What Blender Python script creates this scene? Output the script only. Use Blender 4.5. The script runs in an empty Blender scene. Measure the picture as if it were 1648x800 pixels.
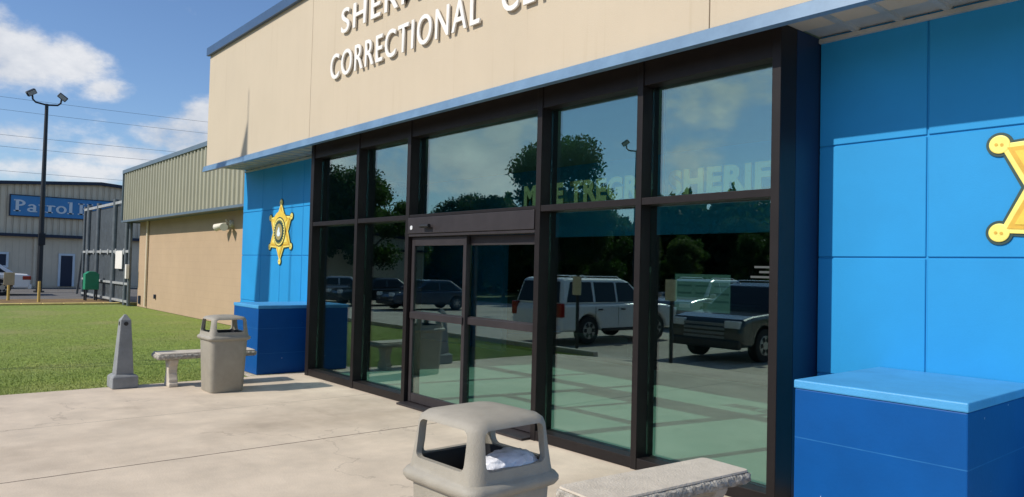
import bpy, bmesh, math, random
import numpy as np
from mathutils import Vector, Matrix
R = math.radians
random.seed(7); rng = np.random.default_rng(7)
sc = bpy.context.scene
COL = sc.collection

# ------------------------------------------------------------------ camera
cd = bpy.data.cameras.new('camera'); cam = bpy.data.objects.new('camera', cd); COL.objects.link(cam)
cr, cu, cf = Vector((0.647039, 0.762051, 0.024858)), Vector((0.005639, -0.037385, 0.999285)), Vector((-0.762436, 0.646436, 0.028487))
M = Matrix.Identity(4)
for i in range(3):
    M[i][0], M[i][1], M[i][2] = cr[i], cu[i], -cf[i]
M[0][3], M[1][3], M[2][3] = 0.0, -4.7047, 1.6
cam.matrix_world = M
cd.sensor_fit = 'HORIZONTAL'; cd.sensor_width = 36.0; cd.lens = 36.0 * 1190.04 / 1648.0
cd.clip_start = 0.05; cd.clip_end = 3000
sc.camera = cam

# ------------------------------------------------------------------ light
SUN_ELEV = R(38.6)
SUN_TRAVEL = Vector((0.207, 1.0, -0.815)).normalized()
sl = bpy.data.lights.new('sun', 'SUN'); so = bpy.data.objects.new('sun', sl); COL.objects.link(so)
sl.energy = 3.9; sl.angle = R(0.53); sl.color = (1.0, 0.93, 0.82)
so.rotation_euler = SUN_TRAVEL.to_track_quat('-Z', 'Y').to_euler()
sc.view_settings.view_transform = 'Standard'; sc.view_settings.look = 'None'
sc.view_settings.exposure = 0.22; sc.view_settings.gamma = 1.0
sc.view_settings.use_curve_mapping = False

w = bpy.data.worlds.new('World'); sc.world = w; w.use_nodes = True
nt = w.node_tree; nt.nodes.clear()
def N(tree, typ, **kw):
    n = tree.nodes.new(typ)
    for k, v in kw.items(): setattr(n, k, v)
    return n
def link(tree, a, b): tree.links.new(a, b)
def mth(tree, op, a, b=None, clamp=False):
    n = N(tree, 'ShaderNodeMath', operation=op, use_clamp=clamp)
    for i, v in enumerate((a, b)):
        if v is None: continue
        if isinstance(v, (int, float)): n.inputs[i].default_value = v
        else: link(tree, v, n.inputs[i])
    return n.outputs[0]
def sky_world():
    out = N(nt, 'ShaderNodeOutputWorld'); bg = N(nt, 'ShaderNodeBackground'); link(nt, bg.outputs[0], out.inputs[0])
    sky = N(nt, 'ShaderNodeTexSky', sky_type='NISHITA', sun_disc=False)
    sky.sun_elevation = SUN_ELEV; sky.sun_rotation = R(191.7)
    sky.air_density = 1.0; sky.dust_density = .5; sky.ozone_density = 1.2
    tc = N(nt, 'ShaderNodeTexCoord'); sp = N(nt, 'ShaderNodeSeparateXYZ'); link(nt, tc.outputs['Generated'], sp.inputs[0])
    az = mth(nt, 'ARCTAN2', sp.outputs[0], sp.outputs[1]); el = mth(nt, 'ARCSINE', sp.outputs[2])
    mp = N(nt, 'ShaderNodeMapping'); mp.inputs['Scale'].default_value = (9, 9, 16)
    link(nt, tc.outputs['Generated'], mp.inputs[0])
    nz = N(nt, 'ShaderNodeTexNoise'); nz.inputs['Scale'].default_value = 1.0; nz.inputs['Detail'].default_value = 9; nz.inputs['Roughness'].default_value = 0.62
    link(nt, mp.outputs[0], nz.inputs['Vector'])
    n1 = nz.outputs['Fac']
    mp2 = N(nt, 'ShaderNodeMapping'); mp2.inputs['Scale'].default_value = (2.6, 2.6, 6.0); mp2.inputs['Location'].default_value = (3.1, 1.7, .4)
    link(nt, tc.outputs['Generated'], mp2.inputs[0])
    nz2 = N(nt, 'ShaderNodeTexNoise'); nz2.inputs['Detail'].default_value = 7; nz2.inputs['Roughness'].default_value = 0.55; nz2.inputs['Scale'].default_value = 1.0
    link(nt, mp2.outputs[0], nz2.inputs['Vector'])
    blobs = [(-1.475, .220, .075, .040, 1.1), (-1.415, .224, .050, .030, .95), (-1.50, .235, .06, .04, 1.0), (-1.377, .200, .036, .016, .75), (-1.290, .152, .060, .030, 1.15), (-1.262, .176, .045, .030, 1.15),
             (-1.345, .125, .09, .022, .8), (-1.47, .135, .09, .028, .62), (-1.39, .10, .16, .022, .62),
             (-2.225, .17, .12, .09, 1.0), (-2.05, .12, .2, .05, .8), (-2.55, .24, .16, .05, .75), (-2.5, .14, .05, .08, .55), (-2.3, .3, .3, .08, .6)]
    best = None
    for a0, e0, ra, re, amp in blobs:
        da = mth(nt, 'DIVIDE', mth(nt, 'SUBTRACT', az, a0), ra); de = mth(nt, 'DIVIDE', mth(nt, 'SUBTRACT', el, e0), re)
        d = mth(nt, 'SQRT', mth(nt, 'ADD', mth(nt, 'MULTIPLY', da, da), mth(nt, 'MULTIPLY', de, de)))
        b = mth(nt, 'MULTIPLY', mth(nt, 'SUBTRACT', 1.35, d), amp)
        best = b if best is None else mth(nt, 'MAXIMUM', best, b)
    best = mth(nt, 'MAXIMUM', best, 0.0)
    best = mth(nt, 'MINIMUM', best, 1.0)
    g = mth(nt, 'MULTIPLY', mth(nt, 'SUBTRACT', nz2.outputs['Fac'], .50), 4.0)       # loose clouds everywhere else
    g = mth(nt, 'MULTIPLY', mth(nt, 'MAXIMUM', g, 0.0), 1.2)
    gate = N(nt, 'ShaderNodeMapRange'); gate.inputs[1].default_value = .1; gate.inputs[2].default_value = -.5
    link(nt, sp.outputs[1], gate.inputs[0])
    g = mth(nt, 'MULTIPLY', g, gate.outputs[0])
    dens = mth(nt, 'ADD', mth(nt, 'MAXIMUM', best, g), mth(nt, 'MULTIPLY', mth(nt, 'SUBTRACT', n1, .5), 2.6))
    mr = N(nt, 'ShaderNodeMapRange', interpolation_type='SMOOTHSTEP')
    mr.inputs[1].default_value = .22; mr.inputs[2].default_value = .95; link(nt, dens, mr.inputs[0])
    fac = mth(nt, 'MULTIPLY', mr.outputs[0], .93)
    mrh = N(nt, 'ShaderNodeMapRange'); mrh.inputs[1].default_value = .01; mrh.inputs[2].default_value = .10; link(nt, el, mrh.inputs[0])
    # cloud tone : bright tops, greyer thick parts
    cr_ = N(nt, 'ShaderNodeValToRGB'); link(nt, mth(nt, 'ADD', mth(nt, 'MULTIPLY', n1, 1.0), mth(nt, 'MULTIPLY', nz2.outputs['Fac'], .25)), cr_.inputs[0])
    cr_.color_ramp.elements[0].position = .42; cr_.color_ramp.elements[0].color = (3.6, 4.0, 4.7, 1)
    cr_.color_ramp.elements[1].position = .82; cr_.color_ramp.elements[1].color = (6.8, 6.8, 6.9, 1)
    tint = N(nt, 'ShaderNodeMix', data_type='RGBA', blend_type='MULTIPLY'); tint.inputs[0].default_value = 1.0
    link(nt, sky.outputs[0], tint.inputs[6]); tint.inputs[7].default_value = (.70, .84, 1.04, 1)
    mix = N(nt, 'ShaderNodeMix', data_type='RGBA'); link(nt, mth(nt, 'MULTIPLY', fac, mrh.outputs[0]), mix.inputs[0]); link(nt, tint.outputs[2], mix.inputs[6])
    glow = N(nt, 'ShaderNodeMapRange'); glow.inputs[1].default_value = 0.0; glow.inputs[2].default_value = -.8; glow.inputs[3].default_value = 1.0; glow.inputs[4].default_value = 1.45; link(nt, sp.outputs[1], glow.inputs[0])
    vs = N(nt, 'ShaderNodeVectorMath', operation='SCALE'); link(nt, cr_.outputs[0], vs.inputs[0]); link(nt, glow.outputs[0], vs.inputs['Scale']); link(nt, vs.outputs[0], mix.inputs[7])
    link(nt, mix.outputs[2], bg.inputs[0]); bg.inputs[1].default_value = 0.115
sky_world()

# ------------------------------------------------------------------ materials
MATS = {}
def mat(name, col, rough=.6, var=.12, scale=3.0, bump=0.0, bscale=40.0, metal=0.0, spec=.5, coat=0.0, col2=None, stretch=(1, 1, 1), extra=None, detail=6):
    """Principled material whose colour drifts between two tones through noise."""
    if name in MATS: return MATS[name]
    m = bpy.data.materials.new(name); m.use_nodes = True; t = m.node_tree; b = t.nodes['Principled BSDF']
    tc = N(t, 'ShaderNodeTexCoord'); mp = N(t, 'ShaderNodeMapping'); mp.inputs['Scale'].default_value = stretch
    link(t, tc.outputs['Object'], mp.inputs[0])
    nz = N(t, 'ShaderNodeTexNoise'); nz.inputs['Scale'].default_value = scale; nz.inputs['Detail'].default_value = detail; nz.inputs['Roughness'].default_value = .62
    link(t, mp.outputs[0], nz.inputs['Vector'])
    rp = N(t, 'ShaderNodeValToRGB'); link(t, nz.outputs['Fac'], rp.inputs[0])
    a = [c * (1 - var) for c in col]; c2 = col2 or [min(1, c * (1 + var)) for c in col]
    rp.color_ramp.elements[0].position = .32; rp.color_ramp.elements[0].color = (*a, 1)
    rp.color_ramp.elements[1].position = .68; rp.color_ramp.elements[1].color = (*c2, 1)
    cout = rp.outputs[0]
    if extra: cout = extra(t, tc, cout, b)
    link(t, cout, b.inputs['Base Color'])
    b.inputs['Roughness'].default_value = rough; b.inputs['Metallic'].default_value = metal
    b.inputs['Specular IOR Level'].default_value = spec; b.inputs['Coat Weight'].default_value = coat; b.inputs['Coat Roughness'].default_value = .12
    if bump:
        nb = N(t, 'ShaderNodeTexNoise'); nb.inputs['Scale'].default_value = bscale; nb.inputs['Detail'].default_value = 5
        link(t, mp.outputs[0], nb.inputs['Vector'])
        bp = N(t, 'ShaderNodeBump'); bp.inputs['Strength'].default_value = bump; bp.inputs['Distance'].default_value = .02
        link(t, nb.outputs['Fac'], bp.inputs['Height']); link(t, bp.outputs[0], b.inputs['Normal'])
    MATS[name] = m; return m
def mixc(t, fac, a, b, mode='MIX'):
    n = N(t, 'ShaderNodeMix', data_type='RGBA', blend_type=mode)
    for i, v in ((0, fac), (6, a), (7, b)):
        if isinstance(v, (int, float)): n.inputs[i].default_value = v
        elif isinstance(v, tuple): n.inputs[i].default_value = (*v, 1)
        else: link(t, v, n.inputs[i])
    return n.outputs[2]
def line_mask(t, coord, at, wid):
    d = mth(t, 'ABSOLUTE', mth(t, 'SUBTRACT', coord, at)); return mth(t, 'LESS_THAN', d, wid)
def ex_conc(t, tc, c, b):
    sp = N(t, 'ShaderNodeSeparateXYZ'); link(t, tc.outputs['Object'], sp.inputs[0])
    # stains : broad dark drifts, streaks and small specks
    for sc_, lo, hi, col, f, st in ((.35, .5, .72, (.62, .59, .56), .8, (1, .5, 1)), (1.6, .58, .75, (.66, .64, .62), .5, (.35, 1.4, 1)), (38, .64, .72, (.55, .52, .5), .5, (1, 1, 1)), (6, .55, .8, (1.14, 1.12, 1.08), .5, (1, 1, 1))):
        mp = N(t, 'ShaderNodeMapping'); mp.inputs['Scale'].default_value = st; mp.inputs['Location'].default_value = (sc_, 2.3 * sc_, 0); link(t, tc.outputs['Object'], mp.inputs[0])
        z = N(t, 'ShaderNodeTexNoise'); z.inputs['Scale'].default_value = sc_; z.inputs['Detail'].default_value = 6; z.inputs['Roughness'].default_value = .65; link(t, mp.outputs[0], z.inputs['Vector'])
        r_ = N(t, 'ShaderNodeMapRange'); r_.inputs[1].default_value = lo; r_.inputs[2].default_value = hi; link(t, z.outputs['Fac'], r_.inputs[0])
        c = mixc(t, mth(t, 'MULTIPLY', r_.outputs[0], f), c, mixc(t, 1.0, c, col, 'MULTIPLY'))
    wob = N(t, 'ShaderNodeTexNoise'); wob.inputs['Scale'].default_value = 9; link(t, tc.outputs['Object'], wob.inputs['Vector'])
    xw = mth(t, 'ADD', sp.outputs[0], mth(t, 'MULTIPLY', mth(t, 'SUBTRACT', wob.outputs['Fac'], .5), .016))
    # saw joints running away from the building and across it
    for at, wd in ((-8.22, .004), (-6.33, .010), (-2.2, .010), (1.9, .010)):
        c = mixc(t, line_mask(t, xw, at, wd), c, (.15, .12, .09))
    yw = mth(t, 'ADD', sp.outputs[1], mth(t, 'MULTIPLY', mth(t, 'SUBTRACT', wob.outputs['Fac'], .5), .02))
    for at in (-4.6, -9.0, -13.4):
        c = mixc(t, mth(t, 'MULTIPLY', line_mask(t, yw, at, .008), .8), c, (.2, .16, .12))
    # hairline cracks
    vo = N(t, 'ShaderNodeTexVoronoi', feature='DISTANCE_TO_EDGE'); vo.inputs['Scale'].default_value = .42
    dz = N(t, 'ShaderNodeTexNoise'); dz.inputs['Scale'].default_value = 2.2; dz.inputs['Detail'].default_value = 6; link(t, tc.outputs['Object'], dz.inputs['Vector'])
    vm = N(t, 'ShaderNodeVectorMath', operation='ADD'); link(t, tc.outputs['Object'], vm.inputs[0]); link(t, dz.outputs['Color'], vm.inputs[1]); link(t, vm.outputs[0], vo.inputs['Vector'])
    gate = N(t, 'ShaderNodeTexNoise'); gate.inputs['Scale'].default_value = .7; link(t, tc.outputs['Object'], gate.inputs['Vector'])
    crk = mth(t, 'MULTIPLY', mth(t, 'LESS_THAN', vo.outputs['Distance'], .004), mth(t, 'GREATER_THAN', gate.outputs['Fac'], .52))
    c = mixc(t, mth(t, 'MULTIPLY', crk, .28), c, (.2, .16, .13))
    return c
def ex_grass(t, tc, c, b):
    sp = N(t, 'ShaderNodeSeparateXYZ'); link(t, tc.outputs['Object'], sp.inputs[0])
    # mowing stripes along the lawn and dry patches
    s = mth(t, 'SINE', mth(t, 'MULTIPLY', mth(t, 'ADD', sp.outputs[0], mth(t, 'MULTIPLY', sp.outputs[1], .55)), 2.6))
    c = mixc(t, mth(t, 'MULTIPLY', mth(t, 'ADD', s, 1.0), .16), c, (.20, .245, .065))
    wb = N(t, 'ShaderNodeTexNoise'); wb.inputs['Scale'].default_value = 1.4; link(t, tc.outputs['Object'], wb.inputs['Vector'])
    xl = mth(t, 'ADD', sp.outputs[0], mth(t, 'MULTIPLY', wb.outputs['Fac'], .3))
    c = mixc(t, mth(t, 'MULTIPLY', line_mask(t, xl, -12.75, .05), .75), c, (.06, .085, .015))
    z = N(t, 'ShaderNodeTexNoise'); z.inputs['Scale'].default_value = .45; z.inputs['Detail'].default_value = 7; link(t, tc.outputs['Object'], z.inputs['Vector'])
    r_ = N(t, 'ShaderNodeMapRange'); r_.inputs[1].default_value = .52; r_.inputs[2].default_value = .75; link(t, z.outputs['Fac'], r_.inputs[0])
    return mixc(t, mth(t, 'MULTIPLY', r_.outputs[0], .6), c, (.30, .265, .115))
def ex_fascia(t, tc, c, b):
    z = N(t, 'ShaderNodeTexNoise'); z.inputs['Scale'].default_value = 1.0; z.inputs['Detail'].default_value = 4
    mp = N(t, 'ShaderNodeMapping'); mp.inputs['Scale'].default_value = (5.5, 5, .22); link(t, tc.outputs['Object'], mp.inputs[0]); link(t, mp.outputs[0], z.inputs['Vector'])
    c = mixc(t, mth(t, 'MULTIPLY', z.outputs['Fac'], .35), c, mixc(t, 1.0, c, (.84, .82, .80), 'MULTIPLY'))
    mp = N(t, 'ShaderNodeMapping'); mp.inputs['Scale'].default_value = (14, 5, .5); link(t, tc.outputs['Object'], mp.inputs[0])
    z2 = N(t, 'ShaderNodeTexNoise'); z2.inputs['Scale'].default_value = 1.0; link(t, mp.outputs[0], z2.inputs['Vector'])
    r_ = N(t, 'ShaderNodeMapRange'); r_.inputs[1].default_value = .6; r_.inputs[2].default_value = .8; link(t, z2.outputs['Fac'], r_.inputs[0])
    return mixc(t, mth(t, 'MULTIPLY', r_.outputs[0], .4), c, mixc(t, 1.0, c, (.8, .76, .7), 'MULTIPLY'))
def ex_block(t, tc, c, b):
    br = N(t, 'ShaderNodeTexBrick'); br.inputs['Scale'].default_value = 1.0; br.inputs['Brick Width'].default_value = .4; br.inputs['Row Height'].default_value = .2; br.inputs['Mortar Size'].default_value = .006
    cm = N(t, 'ShaderNodeSeparateXYZ'); link(t, tc.outputs['Object'], cm.inputs[0]); cb = N(t, 'ShaderNodeCombineXYZ'); link(t, cm.outputs[0], cb.inputs[0]); link(t, cm.outputs[2], cb.inputs[1])
    link(t, cb.outputs[0], br.inputs['Vector'])
    return mixc(t, mth(t, 'MULTIPLY', br.outputs['Fac'], .18), c, (.24, .18, .12))
def ex_planter(t, tc, c, b):
    # course lines where paint has worn to pale, and small chips
    sp = N(t, 'ShaderNodeSeparateXYZ'); link(t, tc.outputs['Object'], sp.inputs[0])
    gate = N(t, 'ShaderNodeTexNoise'); gate.inputs['Scale'].default_value = 7.0; gate.inputs['Detail'].default_value = 6; link(t, tc.outputs['Object'], gate.inputs['Vector'])
    for at in (.30, .66):
        c = mixc(t, mth(t, 'MULTIPLY', line_mask(t, sp.outputs[2], at, .003), mth(t, 'MULTIPLY', gate.outputs['Fac'], .45)), c, (.06, .26, .52))
    ch = N(t, 'ShaderNodeTexNoise'); ch.inputs['Scale'].default_value = 30; link(t, tc.outputs['Object'], ch.inputs['Vector'])
    return mixc(t, mth(t, 'GREATER_THAN', ch.outputs['Fac'], .805), c, (.45, .55, .66))

m_conc = mat('concrete_paving', (.56, .47, .365), .85, .13, 2.0, .13, 60, extra=ex_conc)
m_drive = mat('worn_drive_concrete', (.40, .355, .295), .85, .12, 1.2, .3, 50, extra=ex_conc)
m_kerb = mat('kerb_concrete', (.46, .41, .34), .85, .12, 5, .3, 50)
m_yel_kerb = mat('yellow_kerb', (.58, .47, .16), .8, .18, 5, .3, 50)
m_asph = mat('asphalt', (.13, .125, .12), .9, .2, 1.5, .4, 90)
m_soil = mat('dry_verge', (.20, .125, .05), .95, .35, 2.0, .5, 30)
m_lawn = mat('lawn_turf', (.185, .255, .036), .9, .30, 5.5, .8, 55, extra=ex_grass, stretch=(1, 2.0, 1))
m_land = mat('grass_land', (.075, .115, .03), .9, .3, .6, .3, 20)
m_beige = mat('beige_panel', (.505, .428, .318), .8, .03, .8, .15, 120, extra=ex_fascia)
m_tan = mat('tan_block', (.41, .295, .19), .85, .05, 1.2, .15, 60, extra=ex_block)
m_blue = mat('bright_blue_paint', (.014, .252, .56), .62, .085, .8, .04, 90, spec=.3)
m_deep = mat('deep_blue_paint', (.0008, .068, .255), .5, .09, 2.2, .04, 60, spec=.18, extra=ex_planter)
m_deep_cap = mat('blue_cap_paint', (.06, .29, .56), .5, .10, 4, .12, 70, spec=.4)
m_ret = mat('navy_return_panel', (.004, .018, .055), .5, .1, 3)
m_trim = mat('blue_grey_trim', (.095, .18, .29), .4, .08, 3, 0, spec=.5, col2=(.14, .24, .36))
m_cap = mat('dark_blue_cap', (.035, .075, .15), .4, .08, 3)
m_soff = mat('pale_soffit_metal', (.30, .34, .34), .5, .1, 3, col2=(.40, .42, .41))
m_frame = mat('bronze_frame', (.012, .0095, .0095), .45, .15, 6, spec=.25)
m_frame2 = mat('dark_door_frame', (.030, .026, .028), .42, .15, 6, spec=.3)
m_steel = mat('brushed_steel', (.5, .5, .5), .3, .1, 8, metal=.9)
m_white = mat('white_letter_paint', (.74, .72, .68), .5, .03, 3)
m_floor = mat('lobby_floor', (.56, .55, .51), .35, .05, 1.0)
m_ceil = mat('lobby_ceiling', (.25, .26, .26), .9, .05, 2)
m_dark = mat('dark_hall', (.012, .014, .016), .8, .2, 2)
m_blue_in = mat('lobby_blue_wall', (.014, .26, .60), .7, .06, 1.2)
m_goldtxt = mat('pale_gold_letters', (.25, .18, .10), .6, .05, 3)
m_bin = mat('taupe_plastic', (.31, .285, .235), .55, .10, 7, .25, 220)
m_black = mat('black_plastic', (.012, .012, .014), .45, .2, 6)
m_bag = mat('clear_plastic_film', (.62, .64, .70), .2, .1, 8, .6, 25)
m_bench = mat('cast_concrete', (.50, .445, .37), .85, .10, 9, .35, 80)
m_bench_e = mat('rough_cast_edge', (.36, .335, .29), .9, .45, 30, 1.0, 55)
m_grey = mat('grey_cast_stone', (.23, .24, .245), .8, .14, 8, .4, 90)
m_gold = mat('gold_leaf_paint', (.72, .50, .06), .4, .12, 9, spec=.6)
m_gold2 = mat('pale_gold_paint', (.82, .68, .16), .4, .1, 9, spec=.6)
m_orange = mat('orange_gold_paint', (.60, .36, .04), .45, .12, 9)
m_outl = mat('dark_green_outline', (.015, .05, .045), .5, .1, 6)
m_rib = mat('beige_green_metal', (.31, .30, .22), .45, .05, 1.5)
m_ribtrim = mat('blue_grey_flashing', (.10, .14, .18), .45, .08, 3)
m_pwall = mat('grey_tan_metal', (.64, .54, .40), .5, .06, 1.2)
m_pdark = mat('navy_metal_trim', (.010, .020, .045), .5, .1, 3)
m_signb = mat('sign_blue', (.045, .22, .47), .5, .07, 2)
m_signw = mat('sign_pale_letters', (.62, .68, .72), .5, .05, 3)
m_fence = mat('galvanised_steel', (.115, .135, .15), .5, .2, 4, metal=.3)
m_fence2 = mat('pale_rail_steel', (.36, .38, .38), .5, .2, 4, metal=.2)
m_green = mat('green_enamel', (.015, .22, .11), .4, .1, 4)
m_yellow = mat('faded_yellow_paint', (.50, .36, .10), .6, .15, 5)
m_tansign = mat('tan_sign_board', (.38, .33, .22), .6, .1, 5)
m_pole = mat('black_pole_paint', (.008, .010, .014), .45, .2, 4)
m_lampg = mat('grey_lamp_glass', (.35, .36, .36), .3, .1, 5)
m_cream = mat('cream_lamp_housing', (.66, .62, .52), .5, .06, 5)
m_wcar = mat('white_car_paint', (.74, .75, .75), .25, .02, 1, coat=.6)
m_kcar = mat('dark_car_paint', (.012, .016, .018), .22, .1, 1, coat=.8)
m_scar = mat('silver_car_paint', (.30, .31, .33), .25, .04, 1, coat=.7, metal=.3)
m_bcar = mat('navy_car_paint', (.016, .030, .06), .25, .05, 1, coat=.7)
m_cglass = mat('car_glass', (.006, .008, .009), .10, .1, 1, spec=.35)
m_tyre = mat('tyre_rubber', (.018, .018, .018), .85, .2, 8)
m_rim = mat('alloy_rim', (.42, .43, .44), .3, .1, 6, metal=.8)
m_chrome = mat('chrome', (.62, .63, .64), .15, .05, 4, metal=1.0)
m_grille = mat('grey_grille', (.16, .17, .175), .4, .1, 4)
m_red = mat('red_lens', (.28, .015, .012), .2, .1, 4)
m_lens = mat('clear_lens', (.62, .64, .66), .12, .05, 4)
m_leaf = [mat('leaf_dark', (.030, .062, .016), .7, .35, .5), mat('leaf_mid', (.045, .085, .022), .7, .35, .5), mat('leaf_olive', (.06, .088, .03), .7, .3, .5)]
for m_ in m_leaf:
    t = m_.node_tree; b = t.nodes['Principled BSDF']; o_ = t.nodes['Material Output']
    tl = N(t, 'ShaderNodeBsdfTranslucent'); mx = N(t, 'ShaderNodeMixShader'); mx.inputs[0].default_value = .38
    src = b.inputs['Base Color'].links[0].from_socket
    link(t, mixc(t, 1.0, src, (1.5, 1.7, .8), 'MULTIPLY'), tl.inputs[0]); link(t, b.outputs[0], mx.inputs[1]); link(t, tl.outputs[0], mx.inputs[2]); link(t, mx.outputs[0], o_.inputs[0])
m_bark = mat('bark', (.10, .075, .055), .9, .25, 6, .6, 20)
m_flag = mat('flag_cloth', (.03, .06, .20), .8, .15, 2)
m_paper = mat('paper_notice', (.060, .072, .070), .7, .12, 9)
m_wire = mat('wire_black', (.16, .18, .21), .6, .1, 3)

def glass_mat():
    m = bpy.data.materials.new('tinted_glass'); m.use_nodes = True; t = m.node_tree; t.nodes.clear()
    out = N(t, 'ShaderNodeOutputMaterial'); mx = N(t, 'ShaderNodeMixShader'); link(t, mx.outputs[0], out.inputs[0])
    ge = N(t, 'ShaderNodeNewGeometry'); dt = N(t, 'ShaderNodeVectorMath', operation='DOT_PRODUCT')
    link(t, ge.outputs['Incoming'], dt.inputs[0]); link(t, ge.outputs['True Normal'], dt.inputs[1])
    f = mth(t, 'POWER', mth(t, 'SUBTRACT', 1.0, mth(t, 'ABSOLUTE', dt.outputs['Value'])), 4.0)
    f = mth(t, 'ADD', mth(t, 'MULTIPLY', f, .80), .185, True)
    tr = N(t, 'ShaderNodeBsdfTransparent'); tr.inputs[0].default_value = (.70, .90, .845, 1)
    gl = N(t, 'ShaderNodeBsdfGlossy'); gl.inputs['Roughness'].default_value = 0.0
    tc = N(t, 'ShaderNodeTexCoord'); nz = N(t, 'ShaderNodeTexNoise'); nz.inputs['Scale'].default_value = 1.3; link(t, tc.outputs['Object'], nz.inputs['Vector'])
    c = mixc(t, nz.outputs['Fac'], (.72, .88, .87), (.78, .90, .90)); link(t, c, gl.inputs[0])
    bp = N(t, 'ShaderNodeBump'); bp.inputs['Strength'].default_value = .02; bp.inputs['Distance'].default_value = .01
    nb = N(t, 'ShaderNodeTexNoise'); nb.inputs['Scale'].default_value = .9; nb.inputs['Detail'].default_value = 1; link(t, tc.outputs['Object'], nb.inputs['Vector'])
    link(t, nb.outputs['Fac'], bp.inputs['Height']); link(t, bp.outputs[0], gl.inputs['Normal'])
    link(t, f, mx.inputs[0]); link(t, tr.outputs[0], mx.inputs[1]); link(t, gl.outputs[0], mx.inputs[2])
    return m
m_glass = glass_mat()

# ------------------------------------------------------------------ mesh helpers
class MB:
    """collects shapes, links them as one mesh object"""
    def __init__(s): s.bm = bmesh.new()
    def box(s, x0, x1, y0, y1, z0, z1, rot=None):
        bm = s.bm; co = [(x, y, z) for z in (z0, z1) for y in (y0, y1) for x in (x0, x1)]
        v = [bm.verts.new(rot @ Vector(c) if rot else c) for c in co]
        for f in ((0, 2, 3, 1), (4, 5, 7, 6), (0, 1, 5, 4), (2, 6, 7, 3), (0, 4, 6, 2), (1, 3, 7, 5)): bm.faces.new([v[i] for i in f])
        return s
    def cyl(s, p0, p1, r0, r1=None, n=16, cap=True):
        p0, p1 = Vector(p0), Vector(p1); r1 = r0 if r1 is None else r1
        q = (p1 - p0).to_track_quat('Z', 'Y'); rings = []
        for p, r in ((p0, r0), (p1, r1)):
            rings.append([s.bm.verts.new(p + q @ Vector((r * math.cos(2 * math.pi * i / n), r * math.sin(2 * math.pi * i / n), 0))) for i in range(n)])
        for i in range(n): s.bm.faces.new((rings[0][i], rings[0][(i + 1) % n], rings[1][(i + 1) % n], rings[1][i]))
        if cap: s.bm.faces.new(rings[0][::-1]); s.bm.faces.new(rings[1])
        return s
    def tube(s, pts, r, n=8):
        pts = [Vector(p) for p in pts]; rings = []
        for k, p in enumerate(pts):
            d = pts[min(k + 1, len(pts) - 1)] - pts[max(k - 1, 0)]; q = d.to_track_quat('Z', 'Y')
            rr = r[k] if isinstance(r, (list, tuple)) else r
            rings.append([s.bm.verts.new(p + q @ Vector((rr * math.cos(2 * math.pi * i / n), rr * math.sin(2 * math.pi * i / n), 0))) for i in range(n)])
        for a, b in zip(rings, rings[1:]):
            for i in range(n): s.bm.faces.new((a[i], a[(i + 1) % n], b[(i + 1) % n], b[i]))
        s.bm.faces.new(rings[0][::-1]); s.bm.faces.new(rings[-1])
        return s
    def prism(s, pts, ext, f=None):
        """pts 2D polygon, extruded; f(u, v, w) -> 3D with w = 0..ext"""
        f = f or (lambda u, v, w_: (u, w_, v)); n = len(pts)
        a = [s.bm.verts.new(f(u, v, 0)) for u, v in pts]; b = [s.bm.verts.new(f(u, v, ext)) for u, v in pts]
        s.bm.faces.new(a); s.bm.faces.new(b[::-1])
        for i in range(n): s.bm.faces.new((a[i], b[i], b[(i + 1) % n], a[(i + 1) % n]))
        return s
    def rings(s, rs, close_top=True, close_bot=True):
        vs = [[s.bm.verts.new(p) for p in r] for r in rs]; n = len(vs[0])
        for a, b in zip(vs, vs[1:]):
            for i in range(n): s.bm.faces.new((a[i], a[(i + 1) % n], b[(i + 1) % n], b[i]))
        if close_bot: s.bm.faces.new(vs[0][::-1])
        if close_top: s.bm.faces.new(vs[-1])
        return s
    def build(s, name, m, parent=None, bevel=0, smooth=False, seg=2):
        bmesh.ops.recalc_face_normals(s.bm, faces=s.bm.faces)
        me = bpy.data.meshes.new(name); s.bm.to_mesh(me); s.bm.free()
        return link_mesh(name, me, m, parent, bevel, smooth, seg)
def link_mesh(name, me, m, parent=None, bevel=0, smooth=False, seg=2):
    if m is not None: me.materials.append(m)
    o = bpy.data.objects.new(name, me); COL.objects.link(o)
    if parent is not None: o.parent = parent
    if smooth: me.polygons.foreach_set('use_smooth', [True] * len(me.polygons))
    if bevel:
        b = o.modifiers.new('bevel', 'BEVEL'); b.width = bevel; b.segments = seg; b.limit_method = 'ANGLE'; b.angle_limit = R(35); b.harden_normals = False
    return o
def smooth_angle(o, ang=35):
    o.data.polygons.foreach_set('use_smooth', [True] * len(o.data.polygons))
    o.data.set_sharp_from_angle(angle=R(ang)); return o
def tag(o, label=None, cat=None, group=None, kind=None):
    for k, v in (('label', label), ('category', cat), ('group', group), ('kind', kind)):
        if v: o[k] = v
    return o
def thing(name, label, cat, loc=(0, 0, 0), rz=0, group=None):
    o = bpy.data.objects.new(name, None); COL.objects.link(o); o.location = loc; o.rotation_euler = (0, 0, rz); o.empty_display_size = .2
    return tag(o, label, cat, group)
def copy_tree(o, parent=None):
    c = o.copy(); COL.objects.link(c)
    if parent is not None: c.parent = parent
    for ch in list(o.children): copy_tree(ch, c)
    return c
def place(o, loc, rz, label=None, group=None):
    o.location = loc; o.rotation_euler = (0, 0, rz)
    if label: o['label'] = label
    if group: o['group'] = group
    return o

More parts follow.
